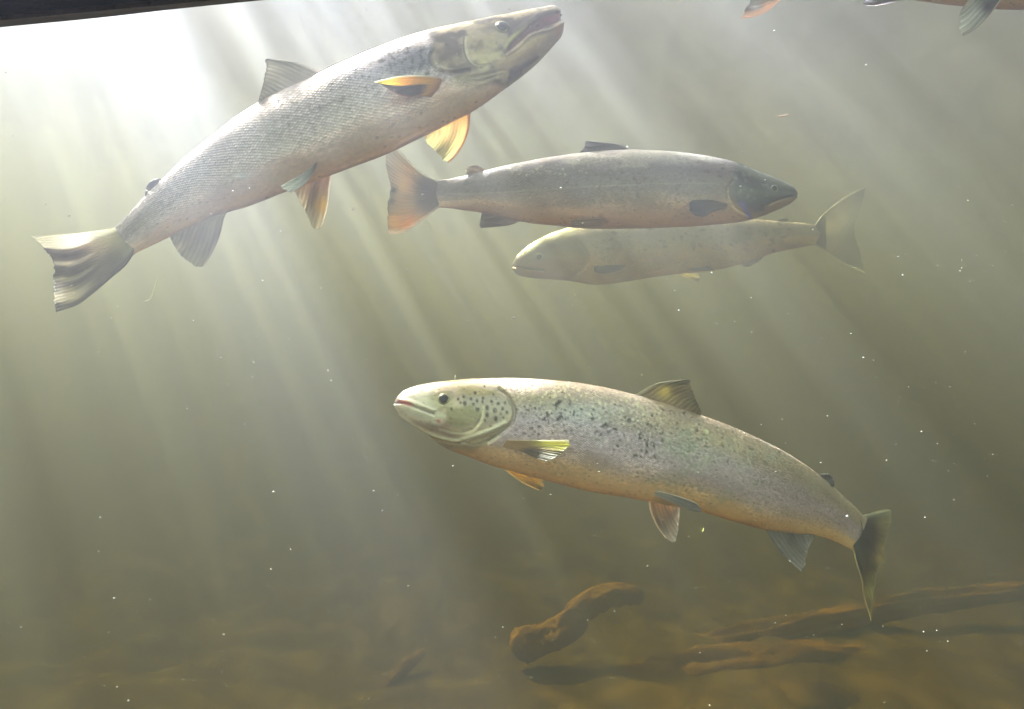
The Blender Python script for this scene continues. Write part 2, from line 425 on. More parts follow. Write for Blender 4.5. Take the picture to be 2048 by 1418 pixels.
# ================================================================== FISH A : upper left, climbing to the right
opA = [(868, 100), (864, 112), (865, 126), (878, 141), (908, 146), (940, 141)]
preA = [(931, 72), (930, 90), (932, 106), (940, 122), (957, 132), (980, 131)]
mouthA = [(1135, 30), (1108, 42), (1085, 50), (1060, 60), (1040, 76), (1022, 96), (1010, 104)]
mpolyA = [(1090, 27), (1108, 21), (1135, 24), (1140, 38), (1118, 44), (1098, 52), (1080, 57), (1057, 67), (1036, 86), (1020, 101), (1010, 104), (1020, 88), (1037, 70), (1057, 52)]
def paintA(s):
    q = s.q
    fx = q[:, 0]-.55*(q[:, 1]-100)
    head = sstep(862, 876, q[:, 0]+0*fx)*sstep(150, 140, q[:, 1]-(q[:, 0]-868)*.10)
    head = sstep(12, -8, (s.grow-.5)*30+sd(q, [(866, 40), (862, 112), (866, 128), (880, 143), (910, 150), (960, 146), (1040, 190), (1180, 100), (1180, -20), (900, -20)]))
    nz = fbm(s.P3*np.array([60, 60, 1]), 4, 31)
    mz = sstep(.36, .62, nz)[:, None]; hc = np.array([.07, .045, .03])*(1-mz)+np.array([.46, .35, .23])*mz
    s.C = s.C*(1-head[:, None])+hc*head[:, None]
    # dark brown mottles behind the eye, yellow cheek, dark top
    area(s, [(868, 95), (925, 75), (932, 105), (945, 128), (900, 143), (872, 132)], (.16, .10, .06), 7, .5, 1)
    area(s, [(935, 78), (985, 62), (1010, 75), (1000, 105), (975, 125), (945, 120)], (.50, .36, .13), 9, .4, 1)
    area(s, [(1006, 95), (1040, 45), (1055, 46), (1030, 80), (1012, 104)], (.52, .48, .22), 3, .8)
    area(s, [(955, 60), (985, 46), (1030, 40), (1075, 30), (1050, 50), (1015, 72), (985, 62)], (.09, .065, .045), 6, .85, 1)
    area(s, [(985, 128), (1020, 104), (1060, 72), (1105, 58), (1140, 45), (1135, 70), (1090, 100), (1040, 130), (1000, 145)], (.46, .30, .19), 6, .75, .6)
    area(s, [(1105, 52), (1140, 40), (1140, 75), (1112, 85)], (.45, .17, .08), 5, .7)
    area(s, [(1010, 178), (1100, 100), (1130, 60), (1140, 80), (1060, 170)], (.55, .48, .24), 5, .6, .5)
    area(s, [(900, 150), (1000, 138), (1010, 150), (960, 172), (915, 168)], (.36, .27, .17), 5, .6, 1)
    for yy in (152, 158, 164): line(s, [(915, yy), (950, yy+2), (990, yy-6)], 1.5, (.12, .09, .06), .6)
    area(s, mpolyA, (.10, .008, .012), 2.2, 1)
    area(s, [(1088, 26), (1106, 20), (1126, 22), (1128, 38), (1105, 42), (1090, 40)], (.22, .02, .03), 3, .8)
    area(s, [(1008, 48), (1060, 29), (1100, 19), (1118, 22), (1092, 31), (1062, 46), (1042, 62), (1015, 80)], (.075, .04, .035), 4, .9, .7)
    line(s, [(1012, 108), (1036, 92), (1058, 71), (1082, 61), (1100, 57), (1128, 42)], 1.6, (.72, .50, .42), .8)
    line(s, opA, 2.0, (.10, .08, .07), .55); line(s, preA, 1.8, (.62, .55, .40), .7)
    line(s, [(x-3, y+1) for x, y in preA], 1.3, (.15, .11, .07), .6)
    spot_list(s, [(957, 88), (966, 96), (951, 101), (975, 93), (985, 100), (944, 95), (993, 86), (969, 108)], 1.6, k=.7)
    line(s, [(1018, 62), (1030, 52), (1045, 44)], 2, (.06, .05, .04), .6)
    # dark blue shoulder
    area(s, [(770, 118), (820, 98), (860, 92), (866, 125), (850, 142), (800, 150), (770, 140)], (.12, .13, .19), 14, .75, .7)
    scatter_spots(s, 90, (760, 90, 862, 150, lambda x, y: 1), 1.6, 4.2, 5)
    scatter_spots(s, 60, (540, 110, 860, 260, lambda x, y: np.exp(-((y-(118+(860-x)*.40))/24)**2)*(y < 150+(860-x)*.42)), 1.4, 4, 8, k=.8)
    scatter_spots(s, 26, (660, 110, 780, 200, lambda x, y: 1.*(y < 150+(780-x)*.42)), 1.4, 4, 18, k=.8)
    blob(s, 883, 180, 24, (.60, .30, .25), .5)
    blob(s, 620, 330, 60, (.66, .36, .28), .55, 18); blob(s, 720, 300, 50, (.62, .38, .28), .5, 16)
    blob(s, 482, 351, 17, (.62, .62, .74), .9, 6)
    blob(s, 459, 424, 4, (.25, .05, .05), .8)
    # lateral line
    line(s, [(864, 130), (760, 165), (640, 215), (520, 280), (420, 345), (330, 415), (250, 478)], 1.3, (.12, .12, .13), .45)
    s.A = (1-head)*sstep(.93, .80, s.t)*(1-.75*sstep(.50, .85, s.t))
gA = Fish('salmon', 1.05, [((1121, 13), (1131, 44)), ((1107, 12), (1126, 68)), ((1080, 17), (1102, 96)), ((1040, 25), (1072, 128)), ((995, 33), (1040, 155)),
    ((937, 45), (998, 185)), ((880, 57), (950, 219)), ((805, 78), (893, 249)), ((746, 101), (836, 277)), ((688, 126), (770, 308)), ((620, 158), (700, 335)),
    ((550, 190), (635, 359)), ((480, 230), (560, 387)), ((419, 277), (490, 414)), ((370, 316), (430, 432)), ((326, 358), (380, 455)), ((288, 395), (340, 473)),
    ((258, 427), (306, 490)), ((236, 450), (274, 505))],
    'large silver salmon with a hooked red mouth just under the black frame', M_SKIN[0],
    [(0, (.62, .62, .62)), (.16, (.50, .50, .52)), (.28, (.24, .255, .28)), (.45, (.28, .29, .29)), (.62, (.38, .37, .36)), (.78, (.58, .48, .42)), (.9, (.66, .53, .38)), (1, (.70, .53, .34))],  # pale back stops carry the sun's white burn in the colour
    seed=11, wr=.52, bend=[(0, .04), (.3, 0), (.7, 0), (1, .06)],
    grooves=[([(x-2, y) for x, y in opA], 3, .0035), (preA, 2.2, .0012), ([(912, 152), (950, 153), (1010, 140)], 2, .0012), ([(918, 160), (960, 162), (1005, 148)], 2, .001)],
    ridges=[([(1012, 109), (1036, 94), (1058, 73), (1082, 63), (1100, 59), (1126, 46)], 3, .001), ([(1003, 104), (1020, 80), (1042, 54), (1075, 30)], 4, .001)],
    pits=[(mpolyA, 3, .004)], paint=paintA)
gA.eyes(1004, 54, 13, (.16, .15, .10))
def tailA(C, a, b, q, nz):
    w = sstep(.35, .6, b)
    band = lambda lo, hi: sstep(lo-.02, lo+.02, a+.03*np.sin(b*7))*sstep(hi+.02, hi-.02, a+.03*np.sin(b*7))
    C = mixc(C, (.85, .80, .72), band(-.1, .22)*sstep(.2, .5, b)*.9)
    for lo, hi in ((.28, .40), (.47, .60)): C = mixc(C, (.05, .04, .05), band(lo, hi)*w*(.15+.8*nz))
    for lo, hi in ((.41, .46), (.61, .655)): C = mixc(C, (.75, .66, .55), band(lo, hi)*w*(.1+.6*nz))
    C = mixc(C, (.10, .08, .09), band(.67, .74)*w*.8)
    C = mixc(C, (.78, .68, .60), band(.80, .90)*sstep(.45, .8, b)*.8)
    return mixc(C, (.13, .11, .13), band(.93, 1.1)*.85)
gA.fin('tail_fin', [(232, 456), (246, 478), (270, 500)], [(232, 456), (186, 463), (140, 468), (62, 472)],
    [(62, 472), (92, 502), (107, 526), (109, 558), (107, 591), (112, 624)], [(270, 500), (251, 530), (219, 558), (186, 586), (154, 610), (112, 624)],
    cols=((.36, .34, .24), (.30, .24, .18), (.22, .19, .17)), rays=26, dark=.4, rag=.02, lead_col=(.75, .72, .62), lead_w=.2, margin_col=(.12, .10, .10), alpha=.97,
    blot=[(135, 600, 30, (.62, .5, .38), .7), (150, 510, 8, (.08, .06, .07), .8), (130, 512, 10, (.06, .05, .06), .8), (140, 528, 9, (.5, .42, .35), .7), (150, 540, 9, (.08, .06, .07), .8), (120, 545, 11, (.08, .06, .07), .8), (125, 556, 6, (.6, .5, .42), .7), (230, 530, 30, (.14, .12, .15), .7), (195, 565, 30, (.16, .13, .15), .6)],
    na=130, depth_fn=lambda a, b: .03*b*np.sin(a*3.1)-.01*b*a, thick=.004, paint=tailA)
gA.fin('dorsal_fin', [(656, 150), (590, 178), (520, 214)], [(656, 150), (605, 128), (575, 121), (546, 118)], [(546, 118), (533, 119), (531, 140), (526, 167), (516, 206)],
    cols=((.28, .26, .25), (.34, .32, .28), (.36, .34, .26)), rays=14, dark=.6, rag=.03, lead_col=(.55, .5, .45), margin_col=(.12, .10, .10), flare=-.012)
gA.fin('adipose_fin', [(330, 362), (292, 400)], [(330, 362), (315, 356), (302, 361)], [(302, 361), (293, 374), (290, 391)], cols=((.16, .14, .18),)*3, rays=6, dark=.2, alpha=1, rag=0)
gA.fin('anal_fin', [(462, 418), (410, 440), (345, 462)], [(462, 418), (449, 433), (440, 470), (426, 503), (409, 531)], [(409, 531), (398, 534), (372, 521), (352, 498), (338, 470)],
    cols=((.42, .33, .30), (.34, .28, .27), (.40, .36, .26)), rays=11, dark=.5, flare=.01)
gA.fin('pelvic_fin', [(598, 362), (645, 342), (664, 345)][::-1], [(664, 345), (660, 375), (655, 415), (645, 450)], [(645, 450), (637, 459), (623, 451), (608, 419), (588, 380)], cols=((.42, .28, .24), (.48, .38, .28), (.62, .54, .36)),
    rays=9, dark=.45, lead_col=(.75, .7, .6), off=.02, flare=.03, blot=[(644, 410, 14, (.75, .5, .15), .7)])
gA.fin('pelvic_fin', [(640, 319), (632, 336)], [(640, 319), (608, 345), (561, 372)], [(561, 372), (570, 380), (582, 386)], [(632, 336), (612, 366), (582, 386)], cols=((.22, .20, .24), (.70, .70, .74), (.95, .95, .95)),
    rays=7, dark=.3, near=True, flare=.028, alpha=1)
def pecA(C, a, b, q, nz):
    f = sstep(.42, .52, a+.05*np.sin(b*6))*sstep(.18, .35, b)
    C = mixc(C, (.85, .50, .08), sstep(.02, .15, b)*(1-f)*.95); C = mixc(C, (.80, .72, .12), sstep(.5, .9, b)*(1-f)*.8)  # yellow upper strip: backlight through the fin, painted as colour
    C = mixc(C, (.035, .03, .02), f*sstep(1.0, .93, a)*.93); C = mixc(C, (.9, .88, .8), sstep(.10, .04, a))
    return mixc(C, (.55, .25, .16), sstep(.30, .08, b)*.8)
gA.fin('pectoral_fin', [(896, 161), (888, 180), (872, 196)], [(896, 161), (870, 153), (834, 150), (799, 152), (770, 158), (748, 164)], [(748, 164), (757, 167), (764, 170)], [(872, 196), (845, 191), (817, 193), (793, 188), (764, 170)],
    cols=((.5, .25, .15),)*3, rays=12, dark=.3, near=True, flare=.05, alpha=1, paint=pecA)
gA.fin('pectoral_fin', [(942, 215), (900, 238), (850, 262)], [(942, 215), (938, 258), (928, 287), (911, 313), (897, 326)], [(897, 326), (884, 318), (870, 302), (855, 287), (846, 272)],
    cols=((.66, .46, .22), (.80, .66, .38), (.76, .74, .42)), rays=14, dark=.25, off=.03, flare=.03, lead_col=(.35, .16, .05), lead_w=.07, alpha=.95, rag=.03)

# ================================================================== FISH B : middle, swimming right
opB = [(1466, 360), (1457, 375), (1457, 388), (1462, 402), (1472, 416), (1494, 430)]
def paintB(s, fx=lambda x, y: (x, y)):
    pl = lambda L: [fx(*p) for p in L]
    k = fx(1, 0)[0]-fx(0, 0)[0]
    head = pl([(1470, 290), (1466, 360), (1456, 378), (1462, 402), (1476, 420), (1500, 433), (1560, 440), (1640, 400), (1620, 340)])
    h = sstep(9*k, -14*k, sd(s.q, head)+(s.grow-.5)*16*k)
    hc = np.array([.085, .105, .18])*(.35+1.3*fbm(s.P3*45, 4, 8))[:, None]
    s.C = s.C*(1-h[:, None])+hc*h[:, None]
    area(s, pl([(1470, 330), (1520, 340), (1560, 355), (1600, 378), (1560, 375), (1500, 352)]), (.30, .31, .30), 7*k, .6)
    area(s, pl([(1610, 390), (1572, 397), (1545, 404), (1528, 414), (1535, 428), (1570, 418), (1605, 404)]), (.55, .36, .30), 2.5*k, .85)
    area(s, pl([(1500, 428), (1530, 420), (1560, 418), (1530, 440), (1505, 446)]), (.42, .30, .19), 3*k, .7)
    line(s, pl([(1603, 389), (1575, 394), (1552, 402), (1540, 408)]), 1.5*k, (.03, .02, .03), .9)
    line(s, pl([(1457, 375), (1457, 388), (1462, 402), (1472, 416), (1485, 424)]), 2*k, (.85, .72, .62), .85, True)
    line(s, pl([(1483, 407), (1492, 420), (1502, 440)]), 4.2*k, (.16, .14, .95), 1)  # violet glare streak painted into the gill colour
    scatter_spots(s, 90, (*fx(930, 315), *fx(1455, 390), lambda x, y: 1), 1.4*k, 4.2*k, 22, k=.8)
    scatter_spots(s, 16, (*fx(1470, 345), *fx(1545, 400), lambda x, y: 1), 2*k, 4*k, 23, col=(.34, .36, .40), k=.6)
    area(s, pl([(930, 335), (1090, 322), (1180, 330), (1200, 352), (1060, 368), (930, 372)]), (.11, .11, .14), 12*k, .55, 1.2)
    area(s, pl([(1130, 300), (1400, 308), (1440, 320), (1300, 326), (1150, 322)]), (.52, .48, .50), 10*k, .6, 1.2)
    scatter_spots(s, 30, (*fx(990, 335), *fx(1455, 375), lambda x, y: 1), 3*k, 9*k, 25, col=(.14, .14, .17), k=.5)
    scatter_spots(s, 60, (*fx(1000, 325), *fx(1180, 350), lambda x, y: 1), 1*k, 1.9*k, 27, col=(.6, .55, .45), k=.7)
    for x, y in ((1208, 439), (1202, 432), (1214, 444)): blob(s, *fx(x, y), 5*k, (.28, .07, .04), .8)
    line(s, pl([(1457, 368), (1380, 366), (1250, 370), (1100, 378), (980, 386), (890, 388)]), 1.2*k, (.5, .48, .44), .4)
    s.A = (1-h)*sstep(.9, .7, s.t)
stB = [((1598, 384), (1596, 398)), ((1585, 373), (1580, 408)), ((1555, 358), (1555, 420)), ((1514, 342), (1520, 434)), ((1460, 322), (1480, 444)), ((1391, 309), (1410, 451)),
    ((1323, 302), (1335, 455)), ((1240, 300), (1250, 457)), ((1172, 305), (1180, 457)), ((1110, 313), (1117, 452)), ((1036, 326), (1048, 444)), ((969, 341), (985, 429)),
    ((913, 355), (918, 419)), ((880, 360), (884, 415))]
stopB = [(0, (.24, .24, .27)), (.3, (.13, .13, .16)), (.55, (.16, .16, .18)), (.70, (.28, .24, .21)), (.80, (.54, .42, .29)), (.93, (.62, .44, .26)), (1, (.58, .40, .23))]
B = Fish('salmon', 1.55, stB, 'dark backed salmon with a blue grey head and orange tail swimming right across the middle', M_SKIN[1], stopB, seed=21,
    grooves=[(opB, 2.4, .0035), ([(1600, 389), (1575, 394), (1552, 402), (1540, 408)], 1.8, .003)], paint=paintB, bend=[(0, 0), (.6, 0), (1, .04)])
B.eyes(1549, 376, 6.5, (.30, .33, .40))
tailB = [(790, 440, 18, (.9, .55, .2), .8), (815, 445, 22, (.85, .40, .12), .7), (806, 375, 14, (.75, .52, .25), .7), (800, 400, 16, (.65, .4, .18), .7), (850, 375, 24, (.07, .06, .10), .95), (850, 400, 26, (.09, .07, .09), .9), (787, 381, 9, (.05, .04, .06), .9), (784, 402, 7, (.10, .08, .08), .8)]
B.fin('tail_fin', [(876, 363), (872, 388), (880, 412)], [(876, 363), (846, 347), (826, 329), (796, 297), (782, 280)], [(782, 280), (771, 312), (775, 349), (781, 373), (778, 398), (776, 423), (775, 447), (777, 468)],
    [(880, 412), (851, 436), (826, 454), (804, 466), (777, 468)], cols=((.14, .11, .12), (.80, .50, .22), (.46, .38, .32)), rays=22, dark=.5, lead_col=(.85, .82, .75), lead_w=.05, trail_col=(.85, .7, .6), trail_w=.06,
    blot=tailB, na=150, rag=.02, thick=.005, flare=.01, alpha=.96)
B.fin('dorsal_fin', [(1275, 304), (1215, 305), (1155, 311)], [(1275, 304), (1255, 294), (1236, 287), (1205, 284), (1180, 281)], [(1180, 281), (1170, 284), (1169, 294), (1156, 308)], cols=((.16, .16, .20), (.13, .13, .17), (.15, .15, .19)),
    rays=12, dark=.4, lead_col=(.55, .55, .55), lead_w=.1, alpha=1)
B.fin('adipose_fin', [(973, 343), (940, 352)], [(973, 343), (962, 334), (950, 329), (940, 331)], [(940, 331), (931, 338), (932, 347)], cols=((.34, .22, .13), (.36, .27, .19), (.5, .45, .35)), rays=5, dark=.1, rag=0)
B.fin('anal_fin', [(1046, 440), (1005, 430), (962, 418)], [(1046, 440), (1020, 450), (990, 454), (962, 456)], [(962, 456), (959, 448), (962, 432), (963, 424)], cols=((.36, .20, .13), (.26, .17, .13), (.22, .18, .16)), rays=10, dark=.55)
B.fin('pelvic_fin', [(1216, 436), (1212, 443)], [(1216, 436), (1180, 437), (1142, 440)], [(1142, 440), (1143, 447), (1145, 455)], [(1212, 443), (1196, 456), (1145, 455)], cols=((.36, .18, .10), (.42, .27, .16), (.45, .32, .22)), rays=7, dark=.4, near=True, flare=.015, lead_col=(.6, .45, .35), alpha=1)
B.fin('pectoral_fin', [(1462, 410), (1456, 417)], [(1462, 410), (1440, 403), (1419, 398), (1386, 399)], [(1386, 399), (1378, 408), (1380, 422), (1390, 431)], [(1456, 417), (1427, 423), (1408, 433), (1390, 431)], cols=((.4, .28, .17), (.12, .12, .15), (.06, .07, .11)),
    rays=10, dark=.3, near=True, flare=.03, lead_col=(.6, .55, .5), lead_w=.05, alpha=1)
B.fin('pectoral_fin', [(1450, 436), (1430, 444)], [(1450, 436), (1425, 440), (1400, 440)], [(1400, 440), (1398, 446), (1404, 450)], [(1430, 444), (1418, 450), (1404, 450)], cols=((.12, .12, .15),)*3, rays=7, off=.05, flare=.03)

# ================================================================== FISH C : pale, far behind B, swimming left
def paintC(s):
    h = sstep(4, -3, sd(s.q, [(1150, 430), (1162, 490), (1174, 516), (1168, 534), (1145, 553), (1120, 580), (1000, 580), (1000, 430)]))
    s.C = s.C*(1-.2*h[:, None])
    area(s, [(1030, 500), (1075, 470), (1135, 450), (1160, 460), (1130, 480), (1080, 495), (1045, 515)], (.55, .52, .35), 6, .7)
    area(s, [(1010, 537), (1040, 540), (1060, 548), (1040, 560), (1015, 555)], (.80, .62, .48), 4, .9)
    line(s, [(1015, 531), (1035, 534), (1060, 539), (1086, 541)], 2.2, (.10, .05, .04), .9)
    line(s, [(1020, 526), (1035, 530), (1060, 533), (1085, 537)], 2.0, (.75, .62, .45), .6)
    line(s, [(1160, 485), (1173, 510), (1172, 525), (1160, 542), (1140, 553)], 2.5, (.62, .58, .42), .8)
    line(s, [(1060, 556), (1095, 560), (1125, 552), (1140, 535)], 2, (.6, .56, .4), .6)
    scatter_spots(s, 80, (1180, 440, 1600, 505, lambda x, y: 1), 2, 5, 41, k=.85)
    scatter_spots(s, 26, (1180, 440, 1600, 520, lambda x, y: 1), 8, 20, 43, col=(.22, .22, .20), k=.4)
    s.A = (1-h)*.6
stC = [((1023, 525), (1024, 545)), ((1035, 509), (1038, 551)), ((1060, 488), (1064, 556)), ((1098, 468), (1105, 559)), ((1135, 456), (1145, 563)), ((1180, 447), (1190, 570)), ((1250, 440), (1255, 563)),
    ((1330, 437), (1337, 550)), ((1410, 436), (1420, 542)), ((1480, 437), (1487, 527)), ((1540, 441), (1540, 508)), ((1590, 445), (1590, 497)), ((1637, 449), (1637, 489))]
C_ = Fish('salmon', 2.15, stC, 'pale faded salmon facing left half hidden behind the dark middle salmon', M_SKIN[1],
    [(0, (.80, .76, .62)), (.25, (.42, .42, .38)), (.5, (.50, .47, .40)), (.66, (.80, .58, .30)), (.9, (.88, .62, .22)), (1, (.8, .58, .25))], seed=31, n=400,
    grooves=[([(1160, 485), (1175, 512), (1172, 530), (1158, 546)], 3, .005), ([(1015, 531), (1035, 534), (1060, 539), (1086, 541)], 2.2, .006)], paint=paintC)
C_.eyes(1079, 514, 6.5, (.4, .4, .34))
C_.fin('tail_fin', [(1630, 450), (1638, 470), (1630, 488)], [(1630, 450), (1650, 425), (1690, 394), (1731, 373)], [(1731, 373), (1722, 412), (1708, 458), (1718, 500), (1729, 546)], [(1630, 488), (1665, 512), (1692, 529), (1729, 546)],
    cols=((.22, .20, .14), (.22, .20, .15), (.10, .10, .09)), rays=20, dark=.4, lead_col=(.62, .60, .5), lead_w=.03, trail_col=(.6, .57, .48), trail_w=.025, na=120, thick=.006, alpha=.5)
C_.fin('dorsal_fin', [(1330, 441), (1400, 440)], [(1330, 441), (1360, 418), (1385, 410)], [(1385, 410), (1400, 420), (1404, 438)], cols=((.2, .2, .18),)*3, rays=10)
C_.fin('adipose_fin', [(1545, 446), (1570, 448)], [(1545, 446), (1560, 437), (1572, 436)], [(1572, 436), (1577, 440), (1576, 446)], cols=((.25, .22, .16),)*3, rays=5, rag=0)
C_.fin('anal_fin', [(1480, 524), (1525, 508)], [(1480, 524), (1488, 534), (1498, 534)], [(1498, 534), (1520, 522), (1530, 508)], cols=((.5, .38, .2),)*3, rays=8, lead_col=(.7, .6, .4))
C_.fin('pelvic_fin', [(1368, 537), (1398, 535)], [(1368, 537), (1395, 541), (1432, 541)], [(1432, 541), (1425, 536), (1415, 531)], cols=((.14, .12, .10), (.16, .14, .11), (.2, .18, .14)), rays=6, near=True, flare=.02, trail_col=(.3, .3, .3), alpha=1)
C_.fin('pelvic_fin', [(1352, 546), (1372, 541)], [(1352, 546), (1378, 559), (1390, 562)], [(1390, 562), (1398, 562), (1401, 546)], cols=((.7, .62, .4), (.75, .68, .46), (.5, .45, .35)), rays=7, off=.02, flare=.02, alpha=1)
C_.fin('pectoral_fin', [(1183, 533), (1184, 541)], [(1183, 533), (1215, 530), (1253, 529)], [(1253, 529), (1247, 536), (1240, 541)], [(1184, 541), (1205, 547), (1240, 541)], cols=((.10, .09, .07), (.08, .08, .06), (.12, .11, .09)), rays=8, near=True, flare=.03, lead_col=(.8, .72, .5), alpha=1)

# ================================================================== FISH D : lower centre, facing left, the spotted one
opD = [(998, 778), (1012, 790), (1022, 806), (1027, 825), (1021, 846), (1003, 864), (975, 884)]
preD = [(967, 812), (964, 830), (956, 848), (941, 861), (911, 865), (880, 858)]
brD = [(800, 832), (819, 845), (858, 867), (906, 881), (931, 877), (980, 861), (1010, 846)]
mD = [(780, 807), (800, 806), (822, 811), (848, 821), (866, 828)]
def paintD(s):
    q = s.q
    h = sstep(5, -3, sd(q, [(985, 740), (1000, 778), (1024, 806), (1028, 826), (1020, 850), (990, 875), (960, 895), (900, 900), (770, 860), (770, 740)]))
    nz = fbm(s.P3*np.array([50, 50, 1]), 4, 51)
    hc = np.array([.70, .56, .47])*(.65+.7*nz)[:, None]
    s.C = s.C*(1-h[:, None])+hc*h[:, None]
    area(s, [(770, 770), (830, 765), (870, 785), (868, 812), (895, 830), (890, 850), (840, 858), (780, 835)], (.92, .84, .80), 8, .95, .4)  # pinkish snout and jaw, whitened with painted-in sun glow
    area(s, [(915, 770), (985, 765), (1015, 800), (1025, 830), (1000, 860), (965, 850), (930, 815)], (.44, .38, .36), 9, .7, 1)
    area(s, [(900, 765), (955, 765), (1000, 785), (960, 795), (915, 790)], (.46, .38, .18), 8, .7, 1)
    area(s, [(895, 820), (945, 812), (962, 830), (950, 850), (915, 858), (888, 850)], (.34, .31, .17), 6, .75, .8)
    area(s, [(858, 785), (905, 778), (905, 818), (870, 815), (850, 800)], (.40, .35, .22), 6, .6, 1)
    area(s, [(815, 842), (860, 862), (906, 876), (930, 868), (905, 862), (860, 845), (830, 838)], (.35, .22, .18), 4, .75)
    area(s, [(858, 872), (906, 884), (960, 870), (1010, 850), (980, 885), (940, 905), (890, 895)], (.42, .30, .18), 5, .7, .5)
    line(s, mD, 1.6, (.12, .06, .07), .7); line(s, [(798, 803), (808, 804), (820, 808)], 4.5, (.85, .22, .30), .95)
    line(s, brD, 3.0, (.88, .82, .76), .9); line(s, [(925, 880), (950, 884), (985, 872), (1012, 856)], 1.8, (.85, .78, .7), .8)
    line(s, [(922, 886), (950, 891), (975, 886), (1000, 872)], 1.6, (.8, .72, .62), .7)
    line(s, preD, 2.2, (.80, .74, .62), .75); line(s, [(x+3, y) for x, y in opD], 2.5, (.10, .09, .08), .55)
    line(s, opD[1:], 1.8, (.66, .60, .56), .6)
    blob(s, 877, 842, 3.6, (.85, .10, .05), .95); blob(s, 890, 850, 10, (.5, .2, .18), .5)
    blob(s, 844, 781, 3, (.1, .08, .06), .8)
    pts = [(695, 355, 4.2), (745, 320), (765, 360), (800, 405, 4), (878, 390, 4), (878, 450, 4), (915, 340), (940, 412, 4.4), (968, 358, 4), (1005, 398), (1025, 352), (948, 480, 4),
        (1040, 430), (795, 335), (845, 312), (685, 300), (780, 270), (585, 400, 2.5), (640, 320, 2.5), (930, 280, 2.5), (1010, 470, 2.5), (862, 498, 2.5), (660, 350, 2.5), (840, 340, 2.5), (855, 215, 2), (990, 440, 2.3), (905, 545, 2.2)]
    spot_list(s, [(760+p[0]/4.096, 720+p[1]/4.096, (p[2] if len(p) > 2 else 3.2)) for p in pts], 3)
    # pale golden flecks along the back, violet-silver shoulder, black X marks
    blob(s, 1090, 800, 60, (.42, .35, .22), .6, 16)
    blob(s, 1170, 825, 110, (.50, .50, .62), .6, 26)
    scatter_spots(s, 190, (1030, 760, 1330, 830, lambda x, y: np.exp(-((y-(770+(x-1030)*.16))/16)**2)), .8, 2.6, 61, col=(.85, .78, .55), k=.85)
    blob(s, 812, 838, 22, (.95, .86, .84), .7, 9); line(s, [(792, 818), (815, 832), (850, 842)], 6, (.95, .80, .80), .7)
    dn = lambda x, y: np.exp(-((y-(815+(x-1030)*.16+14))/36)**2)*(1 if x < 1400 else .4)
    scatter_spots(s, 210, (1032, 770, 1560, 930, dn), 1.2, 3.6, 62, k=1, irregular=.6)
    scatter_spots(s, 60, (1032, 765, 1560, 900, lambda x, y: dn(x, y)+.25*(y < 800+(x-1030)*.2)), 1.2, 2.6, 63, k=.8)
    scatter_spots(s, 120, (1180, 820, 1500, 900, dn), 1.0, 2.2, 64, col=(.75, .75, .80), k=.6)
    scatter_spots(s, 10, (1400, 860, 1500, 885, lambda x, y: 1), 1.5, 3.2, 66, col=(.9, .85, .6), k=.9)
    scatter_spots(s, 40, (1300, 860, 1660, 1030, lambda x, y: 1), 8, 22, 65, col=(.42, .42, .42), k=.35)
    blob(s, 1500, 1050, 60, (.55, .28, .16), .6, 12)
    line(s, [(1030, 850), (1130, 868), (1260, 890), (1400, 925), (1520, 965), (1620, 1015), (1700, 1062)], 1.2, (.15, .15, .16), .4)
    s.A = (1-h)*sstep(.92, .75, s.t)
D_ = Fish('salmon', 1.2, [((789, 797), (786, 818)), ((797, 787), (796, 829)), ((821, 775), (820, 847)), ((858, 766), (856, 872)), ((906, 760), (894, 897)), ((955, 757), (940, 915)), ((1010, 756), (990, 933)),
    ((1077, 758), (1050, 949)), ((1151, 765), (1115, 967)), ((1225, 778), (1190, 985)), ((1300, 797), (1265, 997)), ((1370, 819), (1340, 1011)), ((1440, 843), (1410, 1026)), ((1505, 871), (1475, 1045)),
    ((1565, 901), (1530, 1060)), ((1620, 936), (1580, 1066)), ((1665, 972), (1630, 1071)), ((1700, 1004), (1672, 1084)), ((1726, 1030), (1703, 1100))],
    'golden brown salmon with black spotted cheek and shoulder facing left in the lower middle', M_SKIN[2],
    [(0, (.50, .46, .36)), (.2, (.34, .31, .24)), (.38, (.36, .33, .40)), (.6, (.42, .38, .44)), (.74, (.50, .42, .36)), (.83, (.68, .52, .29)), (1, (.76, .54, .26))], seed=41, wr=.52,
    bend=[(0, 0), (.5, 0), (.75, .03), (1, .13)],
    grooves=[([(x+2, y) for x, y in opD], 3, .004), (preD, 2.4, .0014), (mD, 1.8, .004), ([(820, 850), (858, 873), (906, 887), (931, 883)], 2, .0016), ([(925, 884), (950, 888), (985, 876)], 1.5, .001)],
    ridges=[(brD, 3, .0018), ([(800, 799), (822, 804), (850, 813), (868, 820)], 4, .0016)], paint=paintD)
D_.eyes(887, 798, 10.5, (.35, .32, .22))
